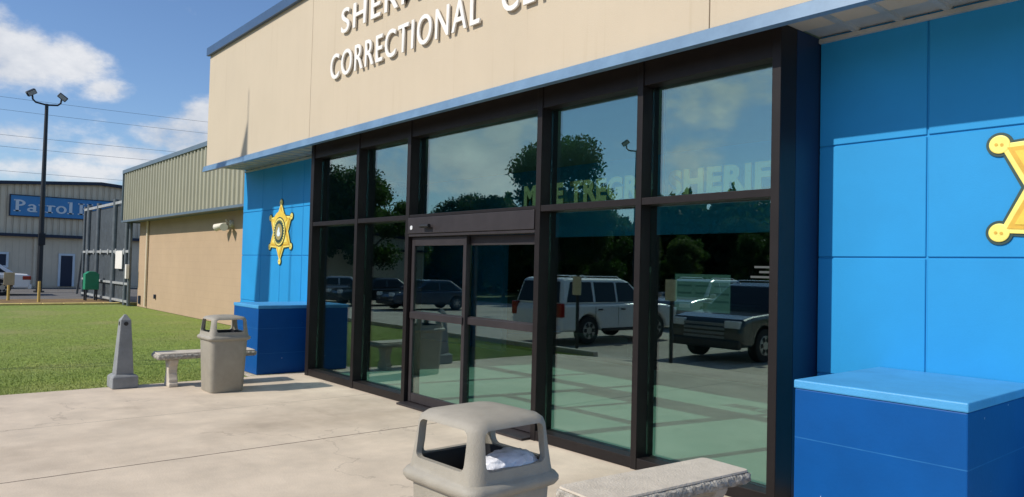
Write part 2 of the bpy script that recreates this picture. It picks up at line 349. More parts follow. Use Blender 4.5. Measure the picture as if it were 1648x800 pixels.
# ------------------------------------------------------------------ ground
def gz(x, y):
    t = min(1, max(0, (-4.8 - y) / 3.6)); return -.45 * t * t * (3 - 2 * t)
def sheet(name, x0, x1, y0, y1, dz, m, label=None, sx=1, step=.4):
    ys = [y0]
    while ys[-1] < y1 - 1e-6:
        y = ys[-1]; st = step if -9 < y < -4.2 else 4.0
        ny = min(y1, y + st)
        if y < -9 < ny: ny = -9
        ys.append(ny)
    bm = bmesh.new(); rows = []
    for y in ys: rows.append([bm.verts.new((x, y, gz(x, y) + dz)) for x in np.linspace(x0, x1, sx + 1)])
    for a, b in zip(rows, rows[1:]):
        for i in range(sx): bm.faces.new((a[i], a[i + 1], b[i + 1], b[i]))
    me = bpy.data.meshes.new(name); bm.to_mesh(me); bm.free()
    return tag(link_mesh(name, me, m), None, None, None, 'structure')
sheet('ground', -900, 900, -900, 900, -.06, m_land)
sheet('paved_forecourt', -10.36, 30, -24, .6, 0, m_conc)
sheet('paved_apron', -11.6, -10.365, -.72, .6, -.004, m_conc)
sheet('lawn', -29.6, -10.36, -6.1, 2.12, -.012, m_lawn)
sheet('driveway', -90, -10.36, -24, -6.22, -.02, m_drive)
sheet('parking_lot', -46.5, -30.0, -6.1, 30, -.02, m_asph)
sheet('verge', -33.9, -29.75, -6.1, 2.6, -.004, m_soil)
k = MB()
for i in range(14):
    y0, y1 = -6.1 + i * .62, -6.1 + (i + 1) * .62 - .01
    k.box(-29.95, -29.65, y0, y1, gz(0, y0) - .08, gz(0, y0) + .05)
tag(k.build('kerb', m_yel_kerb, bevel=.02), kind='structure')
k = MB()
for i in range(32):
    x1 = -10.42 - i * .62; k.box(x1 - .61, x1, -6.26, -6.12, gz(0, -6.1) - .1, gz(0, -6.1) + .10)
tag(k.build('road_kerb', m_kerb, bevel=.02), kind='structure')

def blades(name, n, fx, hmin, hmax, m):
    P = fx(n); h = rng.uniform(hmin, hmax, n); a = rng.uniform(0, 2 * np.pi, n); wd = rng.uniform(.003, .006, n)
    lean = rng.normal(0, .45, (n, 2)) * h[:, None]
    z = np.array([gz(0, y) for y in P[:, 1]]) - .015
    v = np.zeros((n, 3, 3)); dx, dy = np.cos(a) * wd, np.sin(a) * wd
    v[:, 0] = np.c_[P[:, 0] - dx, P[:, 1] - dy, z]; v[:, 1] = np.c_[P[:, 0] + dx, P[:, 1] + dy, z]; v[:, 2] = np.c_[P[:, 0] + lean[:, 0], P[:, 1] + lean[:, 1], z + h]
    me = bpy.data.meshes.new(name); me.from_pydata(v.reshape(-1, 3).tolist(), [], np.arange(3 * n).reshape(-1, 3).tolist())
    return tag(link_mesh(name, me, m), 'short mown green grass blades of the lawn', 'grass', None, 'stuff')
m_blade = mat('grass_blade', (.21, .30, .042), .7, .25, .9, col2=(.34, .38, .09))
def fx(n):
    u = np.minimum(rng.exponential(.22, n), 1.25)
    return np.c_[-10.33 - u * 15 + rng.normal(0, .022, n), rng.uniform(-5.9, 2.0, n)]
blades('grass', 140000, fx, .006, .024, m_blade)

# ------------------------------------------------------------------ main building
G = 'storefront glass panes'
Z_GL, Z_MID0, Z_MID1, B = 3.14, 2.155, 2.214, .547
bld = thing('detention_building', 'blue and beige public building with dark glazed entrance front', 'building')
XL, XR = -14.25, 9.0
GRV = [-13.30 + .87 * i for i in range(40)]
def blue_wall(x0, x1, name='blue_wall'):
    """panels with real grooves between them"""
    mb = MB(); xs = [x0] + [g for g in GRV if x0 + .05 < g < x1 - .05] + [x1]; zs = [0, .90, 1.745, 2.56, 3.40]
    if name == 'blue_wall' and x0 > -5: xs = [x0] + [g for g in (-1.955, -.9, .6, 2.1, 3.6, 5.1, 6.6) if g < x1] + [x1]
    g = .006
    for a, b in zip(xs, xs[1:]):
        for c, d in zip(zs, zs[1:]): mb.box(a + g, b - g, B, B + .03, c + g, d - g)
    mb.box(x0 + .002, x1 - .002, B + .012, B + .25, 0, 3.45)
    return mb.build(name, m_blue, bld, bevel=.004, seg=1)
blue_wall(XL, -10.20); blue_wall(-2.705, XR)
# fascia: large flat panels with thin joints
mb = MB(); js = [XL + .08, -9.80, -3.16, 3.48, XR]
for a, b in zip(js, js[1:]): mb.box(a + .004, b - .004, -.20, -.12, 3.37, 5.47)
mb.box(XL + .09, XR, -.185, .30, 3.372, 5.465)
mb.build('fascia', m_beige, bld, bevel=.003, seg=1)
mb = MB(); mb.prism([(-.262, 5.44), (-.262, 5.585), (-.22, 5.60), (.34, 5.60), (.34, 5.56), (-.21, 5.56), (-.21, 5.44)], XR - XL, lambda u, v, w_: (XL + .06 + w_, u, v)); mb.build('roof_cap', m_cap, bld)
mb = MB(); mb.prism([(-.205, 3.385), (-.245, 3.365), (-.262, 3.27), (-.19, 3.27), (-.19, 3.385)], XR - XL, lambda u, v, w_: (XL + .055 + w_, u, v)); mb.build('drip_trim', m_trim, bld)
mb = MB()
for xa, xb in ((XL + .06, -10.14), (-2.70, XR)):
    pr = []; x = xa
    while x < xb - .31:
        pr += [(x, 3.380), (x + .24, 3.380), (x + .25, 3.362), (x + .29, 3.362), (x + .30, 3.380)]; x += .30
    pr += [(xb, 3.380), (xb, 3.40), (xa, 3.40)]
    mb = MB(); mb.prism(pr, B + .19 - .004, lambda u, v, w_: (u, -.189 + w_, v)); mb.build('soffit', m_soff, bld)
mb = MB(); mb.box(XL + .06, -10.2, B - .03, B - .001, 3.33, 3.361); 
mb.build('wall_moulding', m_soff, bld)
MB().box(-2.70, XR, B - .03, B - .001, 3.33, 3.361).build('wall_moulding', m_soff, bld)
mb = MB(); mb.box(XL + .06, XR, .30, 14, 5.2, 5.3); mb.build('roof', m_cap, bld)
mb = MB(); mb.box(XL, XL + .2, B + .26, 14, 0, 5.2); mb.build('side_wall', m_blue, bld)
for a, b in ((-10.19, -10.13), (-2.765, -2.705)): MB().box(a, b, .217, B + .2, 0, 3.37).build('return_panel', m_ret, bld)

# storefront : outer frame, mullions, transoms
MUL = [(-10.134, -10.035), (-8.772, -8.700), (-7.519, -7.447), (-5.222, -5.155), (-3.992, -3.932), (-2.772, -2.705)]
D0, DG = 0.0, .125
fr = MB()
for i, (a, b) in enumerate(MUL):
    fr.box(a, b, D0, .215, 0.0, 3.37)
for (a, b), (c, d) in zip(MUL, MUL[1:]):
    fr.box(b, c, .012, .21, Z_GL, 3.368)
    if not (b < -6 < d):
        fr.box(b, c, .006, .20, 0.004, .095)
        fr.box(b, c, .006, .20, Z_MID0, Z_MID1)
    else:
        fr.box(b, c, .004, .20, 2.18, Z_MID1)
frame = fr.build('storefront_frame', m_frame, bld, bevel=.004, seg=2)
for (a, b), (c, d) in zip(MUL, MUL[1:]):
    spans = [(Z_MID1, Z_GL)] if b < -6 < d else [(.095, Z_MID0), (Z_MID1, Z_GL)]
    for z0, z1 in spans:
        MB().box(b + .002, c - .002, DG, DG + .012, z0 + .002, z1 - .002).build('pane', m_glass, frame)
# sliding doors
hd = MB(); hd.box(-7.445, -5.224, -.012, .19, 1.99, 2.178); hd.box(-7.445, -5.224, .0, .16, 1.955, 1.988)
hd = hd.build('door_header', m_frame2, bld, bevel=.006)
sn = MB(); sn.cyl((-7.10, -.06, 2.07), (-6.93, -.06, 2.07), .022, n=14); sn.box(-7.06, -6.97, -.06, -.013, 2.055, 2.09); sn.build('motion_sensor', m_black, hd, smooth=False)
MB().cyl((-7.36, -.02, 2.06), (-7.36, -.012, 2.06), .025).build('indicator_lamp', m_lens, hd)
def leaf(x0, x1, y, top):
    l = MB(); l.box(x0, x0 + .055, y, y + .045, .03, top); l.box(x1 - .055, x1, y, y + .045, .03, top)
    l.box(x0 + .055, x1 - .055, y + .002, y + .043, top - .10, top); l.box(x0 + .055, x1 - .055, y + .002, y + .043, .03, .13)
    l.box(x0 + .055, x1 - .055, y + .002, y + .043, 1.00, 1.085)
    o = l.build('sliding_door', m_frame2, bld, bevel=.004)
    for z0, z1 in ((.13, 1.0), (1.085, top - .10)): MB().box(x0 + .057, x1 - .057, y + .018, y + .026, z0 + .002, z1 - .002).build('door_glass', m_glass, o)
    MB().box(x0 + .02, x1 - .02, y - .022, y - .002, 1.0, 1.075).build('push_bar', m_frame2, o, bevel=.004)
leaf(-7.43, -6.36, .045, 1.95); leaf(-6.44, -5.24, .105, 1.95)
MB().box(-7.445, -5.224, -.10, .21, 0.002, .022).build('door_threshold', m_frame2, bld)
# lobby
MB().box(-14.0, -2.77, .215, 5.0, .002, .014).build('lobby_floor', m_floor, bld)
MB().box(-14.0, -2.77, .215, 12, 3.46, 3.5).build('lobby_ceiling', m_ceil, bld)
lw = MB(); lw.box(-14.0, -11.1, 4.5, 4.62, .014, 3.46); lw.box(-11.1, -2.77, 4.5, 4.62, 2.205, 3.46); lw.build('lobby_wall', m_blue_in, bld)
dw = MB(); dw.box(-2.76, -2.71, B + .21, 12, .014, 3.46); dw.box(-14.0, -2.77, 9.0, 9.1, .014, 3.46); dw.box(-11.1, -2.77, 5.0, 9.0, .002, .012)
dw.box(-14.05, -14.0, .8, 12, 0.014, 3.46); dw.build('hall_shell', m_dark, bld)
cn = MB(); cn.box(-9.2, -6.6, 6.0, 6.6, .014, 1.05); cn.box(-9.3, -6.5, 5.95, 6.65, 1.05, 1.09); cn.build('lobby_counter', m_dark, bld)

# paper notice and door decals on the glass
pn = MB(); pn.box(-3.68, -3.17, .139, .141, 1.31, 1.60)
pn = tag(pn.build('paper_notice', m_paper), 'pale printed notice taped inside the right hand lower pane', 'notice')
pm = MB()
for i in range(3):
    for j in range(4): pm.box(-3.65 + i * .17, -3.65 + i * .17 + (.13 if j else .09), .1375, .1388, 1.56 - j * .058, 1.575 - j * .058)
pm.build('printing', mat('notice_print', (.015, .03, .028), .7), pn)
dm = MB()
for j, (a, b) in enumerate(((-2.96, -2.80), (-2.92, -2.81), (-2.99, -2.795))):
    dm.box(a, b, .119, .1225, 1.655 - j * .036, 1.670 - j * .036)
tag(dm.build('glass_decal', mat('decal_grey', (.05, .06, .06), .6)), 'three small white lettered lines on the pane beside the right jamb', 'decal')

# ------------------------------------------------------------------ lettering
def text_mesh(ch, size=1.0, off=.0, ext=.02, bev=0.0):
    c = bpy.data.curves.new('t', 'FONT'); c.body = ch; c.size = size; c.extrude = ext; c.offset = off; c.bevel_depth = bev; c.resolution_u = 5
    o = bpy.data.objects.new('t', c); COL.objects.link(o); bpy.context.view_layer.update()
    dg = bpy.context.evaluated_depsgraph_get(); me = bpy.data.meshes.new_from_object(o.evaluated_get(dg)); bpy.data.objects.remove(o); bpy.data.curves.remove(c)
    return me
def text_w(s):
    me = text_mesh(s, 1.0, 0, 0); xs = [v.co.x for v in me.vertices]; r_ = (min(xs), max(xs)); bpy.data.meshes.remove(me); return r_
_adv = {}
def adv(c):
    if c not in _adv:
        a = text_w('H' + c + 'H'); b = text_w('HH'); _adv[c] = (a[1] - a[0]) - (b[1] - b[0])
    return _adv[c]
CAPH = None
def lettering(root, s, x0, x1, z0, caph, y, m, ext, bold, name='letter', flip=1, gap=.06):
    """s spread from x0 to x1 on a wall facing -Y, base line z0; every letter is a mesh of its own"""
    global CAPH
    if CAPH is None:
        me = text_mesh('H', 1.0, 0, 0); CAPH = max(v.co.y for v in me.vertices)
    tot = sum((adv(c) if c != ' ' else adv('n')) + gap for c in s) - gap; k_ = (x1 - x0) / tot; kz = caph / CAPH; x = x0
    for c in s:
        a = adv(c) if c != ' ' else adv('n')
        if c != ' ':
            me = text_mesh(c, 1.0, bold, 0.5, 0.0)
            for v in me.vertices:
                px, py, pz = v.co; v.co = (x + px * k_, y + (-ext if pz > 0 else 0), z0 + py * kz)
            bm = bmesh.new(); bm.from_mesh(me); bmesh.ops.remove_doubles(bm, verts=bm.verts, dist=1e-5); bmesh.ops.recalc_face_normals(bm, faces=bm.faces); bm.to_mesh(me); bm.free()
            o = link_mesh(name, me, None, root); o.data.materials.clear(); o.data.materials.append(m)
        x += (a + gap) * k_
up = thing('wall_lettering', 'upper row of raised white capitals on the beige fascia, first word of the building name', 'sign', (0, 0, 0), 0, 'raised letters on the fascia')
lettering(up, 'SHERMAN', -8.87, -6.06, 4.64, .315, -.216, m_white, .026, .004, gap=.09)
lo = thing('wall_lettering', 'lower row of raised white capitals on the beige fascia naming a correctional center', 'sign', (0, 0, 0), 0, 'raised letters on the fascia')
lettering(lo, 'CORRECTIONAL', -9.14, -5.86, 4.075, .325, -.216, m_white, .026, .004, gap=.09)
lettering(lo, 'CENTER', -5.53, -3.92, 4.075, .325, -.216, m_white, .026, .004, gap=.09)
LZ0 = 2.275
il = thing('lobby_lettering', 'pale gold block capitals hanging inside along the bottom of the upper right panes', 'sign')
for wd_, a, b in (('MIKE', -5.812, -5.225), ('TREGRE,', -5.122, -4.07), ('SHERIFF', -3.938, -2.84)):
    lettering(il, wd_, a, b, LZ0, .185, .375, m_goldtxt, .012, .045, gap=.05)
rl = MB(); rl.box(-5.84, -2.80, .378, .384, LZ0 - .006, LZ0 + .004); rl.build('hanging_rail', m_frame, il)
for x in (-5.60, -4.0, -2.82): MB().box(x - .004, x + .004, .379, .383, LZ0 + .004, 3.46).build('hanger', m_frame, il)

# ------------------------------------------------------------------ star badges
def ball_pts(): return [(.57 * math.cos(R(30 + 60 * i)), .57 * math.sin(R(30 + 60 * i))) for i in range(6)]
def star_poly(ro, ri, o=0):
    return [((ro if i % 2 == 0 else ri) * math.cos(R(30 + 30 * i)), (ro if i % 2 == 0 else ri) * math.sin(R(30 + 30 * i))) for i in range(12)]
def circ(cx, cz, r, n=28, sx=1): return [(cx + r * sx * math.cos(2 * math.pi * i / n), cz + r * math.sin(2 * math.pi * i / n)) for i in range(n)]
def badge(label, loc):
    t = thing('star_badge', label, 'badge', loc, 0, 'gold star badges on the blue wall')
    F = lambda y: (lambda u, v, w_: (u, y - w_, v))
    MB().prism(star_poly(.60, .375), .016, F(0)).build('outline', m_outl, t)
    b = MB(); b.prism(star_poly(.572, .352), .018, F(-.0165)); b.build('star_body', m_gold2, t, bevel=.004)
    b = MB(); b.prism(star_poly(.520, .318), .008, F(-.035)); b.build('inner_border', m_orange, t)
    b = MB(); b.prism(star_poly(.470, .285), .008, F(-.0435)); b.build('inner_field', m_gold, t)
    b = MB(); b.prism(star_poly(.40, .245), .006, F(-.052)); b.build('star_field', m_gold2, t)
    for x, z in ball_pts():
        q = MB(); q.prism(circ(x, z, .078), .02, F(-.0005)); q = q.build('tip_ball', m_outl, t)
        d = MB(); d.prism(circ(x, z, .060), .02, F(-.0205)); d.build('ball_face', m_gold2, q, bevel=.008)
        e = MB(); e.prism(circ(x - .018, z, .010), .004, F(-.041)); e.prism(circ(x + .014, z - .004, .010), .004, F(-.041)); e.build('ball_dots', m_orange, q)
    # arched banner over the crest, ring and seal
    arc = [(.40 * math.cos(R(a)), .40 * math.sin(R(a))) for a in range(35, 146, 10)] + [(.29 * math.cos(R(a)), .29 * math.sin(R(a))) for a in range(145, 34, -10)]
    MB().prism(arc, .012, F(-.0525)).build('banner', m_gold, t)
    MB().prism(circ(0, 0, .285, 40), .012, F(-.0585)).build('ring_edge', m_outl, t)
    MB().prism(circ(0, 0, .265, 40), .008, F(-.071)).build('ring', m_gold2, t)
    d = MB(); q = []
    for i in range(52):
        for rr_, da in ((.207, 0), (.236, 0), (.236, 3.4), (.207, 3.4)): q.append((rr_ * math.cos(R(i * 360 / 52 + da)), rr_ * math.sin(R(i * 360 / 52 + da))))
    for i in range(26):
        a0 = R(i * 360 / 26); d.prism([(r_ * math.cos(a0 + da), r_ * math.sin(a0 + da)) for r_, da in ((.205, 0), (.238, 0), (.238, .13), (.205, .13))], .004, F(-.0795))
    n_ = 60; d.prism([(.212 * math.cos(R(360 * i / n_)), .212 * math.sin(R(360 * i / n_))) for i in range(n_)], .003, F(-.0793))
    d.build('ring_marks', m_outl, t)
    MB().prism(circ(0, 0, .175, 36), .006, F(-.0795)).build('seal_edge', m_outl, t)
    s_ = MB().prism(circ(0, 0, .160, 36), .006, F(-.086)).build('seal', mat('seal_slate', (.30, .25, .10), .5), t)
    w_ = MB(); w_.prism([(-.08, -.05), (-.03, -.09), (.05, -.085), (.085, -.03), (.05, .0), (.04, .06), (.0, .10), (-.02, .055), (-.06, .02)], .006, F(-.0925)); w_.build('crest', m_signw, s_)
    return t
badge('gold six pointed star badge left of the glazed entrance', (-12.42, B - .001, 2.155)).scale = (.90, .5, .90)
badge('gold six pointed star badge above the right blue block', (-1.06, B - .001, 2.175)).scale = (.96, .45, .96)

# ------------------------------------------------------------------ blue blocks either side of the entrance
def block(label, x0, x1):
    t = thing('masonry_block', label, 'planter block', ((x0 + x1) / 2, 0, 0), 0, 'blue painted blocks beside the entrance')
    h = (x1 - x0) / 2
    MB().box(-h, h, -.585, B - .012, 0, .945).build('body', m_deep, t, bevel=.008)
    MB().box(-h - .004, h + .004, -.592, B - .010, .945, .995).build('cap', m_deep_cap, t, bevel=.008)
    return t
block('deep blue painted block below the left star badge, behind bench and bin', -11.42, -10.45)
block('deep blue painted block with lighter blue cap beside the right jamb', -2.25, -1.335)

# ------------------------------------------------------------------ side wing
wg = thing('building_wing', 'low tan block wing under a ribbed metal parapet left of blue wall', 'building')
WY, MY = 2.09, 1.60
WX0 = -28.2
wl = MB(); wl.box(WX0, XL - .01, WY, 14, 0, 3.1); wl.build('block_wall', m_tan, wg)
rb = MB(); x = WX0 - .25; PX = .30
prof = []
while x < XL + .3:
    prof += [(x, MY), (x + .17, MY), (x + .20, MY - .045), (x + .27, MY - .045)]; x += PX
prof += [(x, MY), (x, MY + .03), (WX0 - .25, MY + .03)]
rb.prism([(u, v) for u, v in prof], 1.66, lambda u, v, w_: (u, v, 2.96 + w_)); rb.build('ribbed_parapet', m_rib, wg)
tr_ = MB(); tr_.box(WX0 - .27, XL + .3, MY - .075, WY, 4.60, 4.72); tr_.build('parapet_cap', m_ribtrim, wg)
tr_ = MB(); tr_.box(WX0 - .27, XL - .02, MY - .06, MY + .02, 2.90, 2.965); tr_.box(WX0 - .30, WX0 - .25, MY - .06, WY + .5, 2.90, 4.6); tr_.box(WX0 - .25, XL - .02, MY + .02, WY, 2.93, 2.955); tr_.build('parapet_flashing', m_ribtrim, wg)
MB().box(WX0 - .25, XL - .02, MY + .04, 14, 4.50, 4.58).build('roof', m_ribtrim, wg)
dp = MB(); dp.cyl((-27.0, WY - .05, 0.05), (-27.0, WY - .05, 2.93), .04, n=10); dp.build('downpipe', m_pwall, wg)
for q in ((-25.99, -25.88, .36, .50), (-27.9, -27.75, .10, .38)): MB().box(q[0], q[1], WY - .06, WY, q[2], q[3]).build('outlet_box', m_pdark, wg, bevel=.01)
fl = thing('flood_lamp', 'cream wall mounted flood lamp on the tan wing under the ribbed parapet', 'lamp', (-19.15, WY, 2.55))
MB().cyl((0, 0, .05), (0, -.06, .05), .09, n=16).build('wall_plate', m_cream, fl)
a_ = MB(); a_.tube([(0, -.05, .05), (0, -.14, .10), (.02, -.18, .14)], .022); a_.build('arm', m_cream, fl)
for sx in (-1, 1):
    h_ = MB(); h_.cyl((sx * .05 - .06, -.16, .02), (sx * .30 - .06, -.30, -.06), .055, .10, n=16); h_.build('lamp_head', m_cream, fl, smooth=False)

# ------------------------------------------------------------------ far service building with its sign
pt = thing('service_building', 'long grey tan metal building behind the parking lot', 'building', (-46.5, 0, 0))
def roofz(y): return 5.84 - .075 * abs(y - 4.4)
Y0, Y1 = -26, 30
pv = MB(); pv.prism([(Y0, 0), (Y1, 0), (Y1, roofz(Y1) - .05), (4.4, roofz(4.4) - .05), (Y0, roofz(Y0) - .05)], -22, lambda u, v, w_: (w_ - .08, u, v)); pv.build('inner_wall', m_pwall, pt)
rbp = MB(); y = Y0
while y < Y1:
    zt_ = roofz(y) - .08
    rbp.box(-.078, -.055, y, y + .21, 2.86, zt_); rbp.box(-.055, -.02, y + .215, y + .245, 2.86, zt_)
    rbp.box(-.078, -.060, y, y + .295, .1, 2.70); y += .30
rbp.build('wall_cladding', m_pwall, pt)
rt = MB(); rt.prism([(Y0 - .3, roofz(Y0) - .10), (4.4, roofz(4.4) - .10), (Y1 + .3, roofz(Y1) - .10), (Y1 + .3, roofz(Y1) + .07), (4.4, roofz(4.4) + .07), (Y0 - .3, roofz(Y0) + .07)], -22.4, lambda u, v, w_: (w_ + .16, u, v)); rt.build('roof', m_pdark, pt)
MB().box(-.075, .30, Y0, Y1, 2.70, 2.855).build('awning_band', m_pdark, pt, bevel=.01)
for y0, y1, z0, z1, nm in ((2.50, 3.28, .08, 1.86, 'door'), (-1.2, .25, 1.05, 1.86, 'window'), (-6.0, -4.6, 1.05, 1.86, 'window'), (8.0, 9.4, 1.05, 1.86, 'window')):
    f_ = MB(); t_ = .11
    f_.box(-.055, .02, y0, y0 + t_, z0, z1); f_.box(-.055, .02, y1 - t_, y1, z0, z1); f_.box(-.055, .018, y0 + t_, y1 - t_, z1 - t_, z1)
    if nm == 'window': f_.box(-.055, .03, y0 + t_, y1 - t_, z0, z0 + t_)
    f_ = f_.build(nm, m_signw, pt)
    MB().box(-.055, -.015, y0 + t_, y1 - t_, z0 + (t_ if nm == 'window' else 0), z1 - t_).build('dark_pane', m_pdark, f_)
gu = MB(); gu.box(-.06, .04, 1.35, 1.45, .1, 2.7); gu.build('downpipe', m_pwall, pt)
sg = thing('wall_sign', 'wide blue sign with pale serif lettering on the far metal building', 'sign', (-46.46, 0, 0))
# board follows the letters : y runs right, z up
sb = MB(); sb.box(0, .06, .22, 5.35, 3.80, 4.86); sb.build('sign_board', m_signb, sg)
sbt = MB(); sbt.box(.0, .085, .16, .22, 3.76, 4.90); sbt.box(.0, .085, .22, 5.35, 4.86, 4.90); sbt.box(.0, .085, .22, 5.35, 3.76, 3.80); sbt.build('sign_border', m_pdark, sg)
def slab(mb, u0, u1, v0, v1): mb.box(.062, .085, u0, u1, v0, v1)
def serif_letter(ch, y, h):
    """hand drawn slab-serif letters: stems, serifs and bowls"""
    mb = MB(); s = .15 * h / .62; F = lambda u, v, w_: (.062 + w_, u, v); z = 4.02
    def bowl(cy, cz, ro_y, ro_z, th, a0=0, a1=360, n=20):
        o = [(cy + ro_y * math.cos(R(a0 + (a1 - a0) * i / n)), cz + ro_z * math.sin(R(a0 + (a1 - a0) * i / n))) for i in range(n + 1)]
        q = [(cy + (ro_y - th) * math.cos(R(a0 + (a1 - a0) * i / n)), cz + (ro_z - th * .62) * math.sin(R(a0 + (a1 - a0) * i / n))) for i in range(n + 1)]
        for i in range(n): mb.prism([o[i], o[i + 1], q[i + 1], q[i]], .02, F)
    x = y
    if ch == 'P':
        slab(mb, x + .08, x + .08 + s, z, z + h); slab(mb, x, x + .16 + s, z - .001, z + .06); slab(mb, x, x + .10, z + h - .06, z + h + .001)
        bowl(x + .08 + s * .9, z + h * .73, .30, h * .27, .13, -90, 90); return mb, .62
    if ch == 'a':
        hx = h * .66; slab(mb, x + .28, x + .28 + s * .9, z, z + hx * .8); bowl(x + .22, z + hx * .68, .19, hx * .33, .11, 0, 165); bowl(x + .20, z + hx * .28, .19, hx * .29, .11); slab(mb, x + .40, x + .47, z, z + .06); return mb, .54
    if ch == 't':
        slab(mb, x + .09, x + .09 + s * .9, z + .03, z + h * .86); slab(mb, x, x + .32, z + h * .60, z + h * .67); bowl(x + .24, z + .11, .14, .11, .08, 180, 330); return mb, .40
    if ch == 'r':
        hx = h * .66; slab(mb, x + .08, x + .08 + s, z, z + hx); slab(mb, x, x + .15 + s, z - .001, z + .06); slab(mb, x, x + .10, z + hx - .06, z + hx + .001); bowl(x + .28, z + hx * .78, .16, hx * .23, .10, 20, 180); return mb, .47
    if ch == 'o':
        hx = h * .66; bowl(x + .25, z + hx * .5, .25, hx * .52, .12); return mb, .57
    if ch == 'l':
        slab(mb, x + .08, x + .08 + s, z, z + h * 1.05); slab(mb, x, x + .15 + s, z - .001, z + .06); slab(mb, x, x + .10, z + h * 1.05 - .06, z + h * 1.05 + .001); return mb, .36
    if ch == 'H':
        for q in (.08, .50): slab(mb, x + q, x + q + s, z, z + h); slab(mb, x + q - .08, x + q + s + .08, z - .001, z + .06); slab(mb, x + q - .08, x + q + s + .08, z + h - .06, z + h + .001)
        slab(mb, x + .2, x + .52, z + h * .48, z + h * .56); return mb, .8
yy = .36
for ch in 'Patrol H':
    if ch == ' ': yy += .16; continue
    mb, wd_ = serif_letter(ch, 0, .62)
    for v in mb.bm.verts: v.co.y = v.co.y * 1.0 + yy
    mb.build('letter', m_signw, sg); yy += wd_ * .94

# ------------------------------------------------------------------ tall steel gate between wing and lot
gt = thing('slatted_gate', 'tall grey slatted steel gate and fence at the end of the tan wing', 'gate', (-28.4, 1.85, 0))
for x, r_ in ((0, .06), (-.52, .07), (-2.35, .10), (-5.2, .09), (-7.0, .10), (-7.9, .06)):
    MB().cyl((x, 0, 0), (x, 0, 3.86), r_, n=12).build('post', m_fence, gt)
sl_ = MB(); x = -.12
while x > -7.9:
    sl_.box(x - .10, x, .04, .07, .12, 3.62); x -= .15
sl_.build('slats', m_fence, gt)
for z0, z1, m_ in ((3.66, 3.76, m_fence2), (1.86, 1.95, m_fence2), (.72, .80, m_fence2), (.10, .18, m_fence2)):
    MB().box(-7.85, 0, -.05, .035, z0, z1).build('rail', m_, gt)
br_ = MB(); br_.tube([(-7.9, 0, 2.4), (-9.6, .1, .05)], .05, 8); br_.tube([(-7.0, .08, 3.6), (-8.6, .1, .05)], .05, 8); br_.build('brace', m_fence, gt)
ck = MB()
for i in range(6): ck.cyl((-.6 - i * 1.25, -.075, 1.90), (-.6 - i * 1.25, -.055, 1.90), .11, n=12)
ck.build('hinge_plate', m_fence2, gt)
ws = MB(); ws.box(-1.75, -.75, -.085, -.06, 1.28, 1.92); tag(ws.build('gate_notice', m_white), 'blank looking white board hung on the tall slatted gate', 'sign')
ws.bm = None
bpy.data.objects['gate_notice'].location = (-28.4, 1.85, 0)
kp = MB(); kp.box(-28.38, -28.22, 1.70, 1.80, .95, 1.45); tag(kp.build('key_box', m_white, bevel=.01), 'small white control box on the end post of the gate', 'control box')
gb = thing('drop_box', 'small green metal box on short legs before the slatted gate', 'box', (-32.5, 1.45, 0))
gbb = MB(); gbb.prism([(-.24, .42), (.24, .42), (.24, 1.02), (.10, 1.12), (-.10, 1.12), (-.24, 1.02)], .42, lambda u, v, w_: (w_ - .21, u, v)); gbb.build('box', m_green, gb, bevel=.015)
for sx in (-.16, .16):
    for sy in (-.18, .18): MB().cyl((sx, sy, 0), (sx, sy, .43), .028, n=8).build('leg', m_pole, gb)

# bollards and small signs in the lot
for (x, y, h, lab, board) in ((-31.58, -.38, .76, 'slim faded yellow bollard in front of the black lamp pole', False), (-33.0, -1.15, .62, 'faded yellow post carrying a tan board near the white car', True)):
    t = thing('marker_post', lab, 'bollard', (x, y, -.01), 0, 'yellow posts along the parking lot')
    MB().cyl((0, 0, 0), (0, 0, h), .05, .045, n=10).build('post', m_yellow, t)
    if board: MB().box(.05, .08, -.17, .17, h - .05, h + .42).build('board', m_tansign, t, bevel=.01)

# ------------------------------------------------------------------ lamp posts
def lamp_post(label, loc, rz):
    t = thing('lamp_post', label, 'lamp post', loc, rz, 'parking lot lamp posts')
    MB().cyl((0, 0, 0), (0, 0, 8.85), .13, .075, n=12).build('pole', m_pole, t)
    MB().cyl((0, 0, 0), (0, 0, .06), .22, n=14).build('base', m_pole, t)
    MB().box(.05, .20, -.14, .14, 2.2, 2.75).build('switch_box', m_pole, t, bevel=.01)
    MB().tube([(0, -.60, 9.20), (0, -.57, 8.98), (0, -.45, 8.86), (0, .0, 8.80), (0, .45, 8.86), (0, .57, 8.98), (0, .60, 9.20)], .042, 8).build('bracket', m_pole, t)
    for s_ in (-1, 1):
        rm = Matrix.Translation((0, s_ * .64, 9.28)) @ Matrix.Rotation(R(-35 * s_), 4, 'X') @ Matrix.Rotation(R(20), 4, 'Y')
        h_ = MB(); h_.box(-.09, .09, -.21, .21, -.12, .12, rm); h_ = h_.build('lamp_head', m_pole, t, bevel=.03)
        g_ = MB(); g_.box(.091, .102, -.17, .17, -.085, .085, rm); g_.build('lamp_glass', m_lampg, h_)
    return t
lamp_post('tall black lamp post with two flood heads beside the parked white car', (-40.7, .86, 0), R(4))
lamp_post('black lamp post in the rear lot, seen only as a reflection in the glass', (-26.9, -26.8, -.45), R(50))

# ------------------------------------------------------------------ power lines
for i, (z, dz) in enumerate(((18.0, 1.2), (16.7, 1.0), (14.1, 1.0), (12.9, .9), (10.4, .7), (9.2, .7))):
    pts = []
    for j in range(41):
        u = j / 40; y = -30 + 90 * u; pts.append((-92, y, z + dz * (u - .35) * 1.6 - .9 * (1 - (2 * u - 1) ** 2) + .9))
    names = ['highest', 'second highest', 'third highest', 'third lowest', 'second lowest', 'lowest']
    tag(MB().tube(pts, .016, 5).build('power_line', m_wire), names[i] + ' of the thin power lines crossing the sky behind the far building', 'power line', 'power lines across the sky')

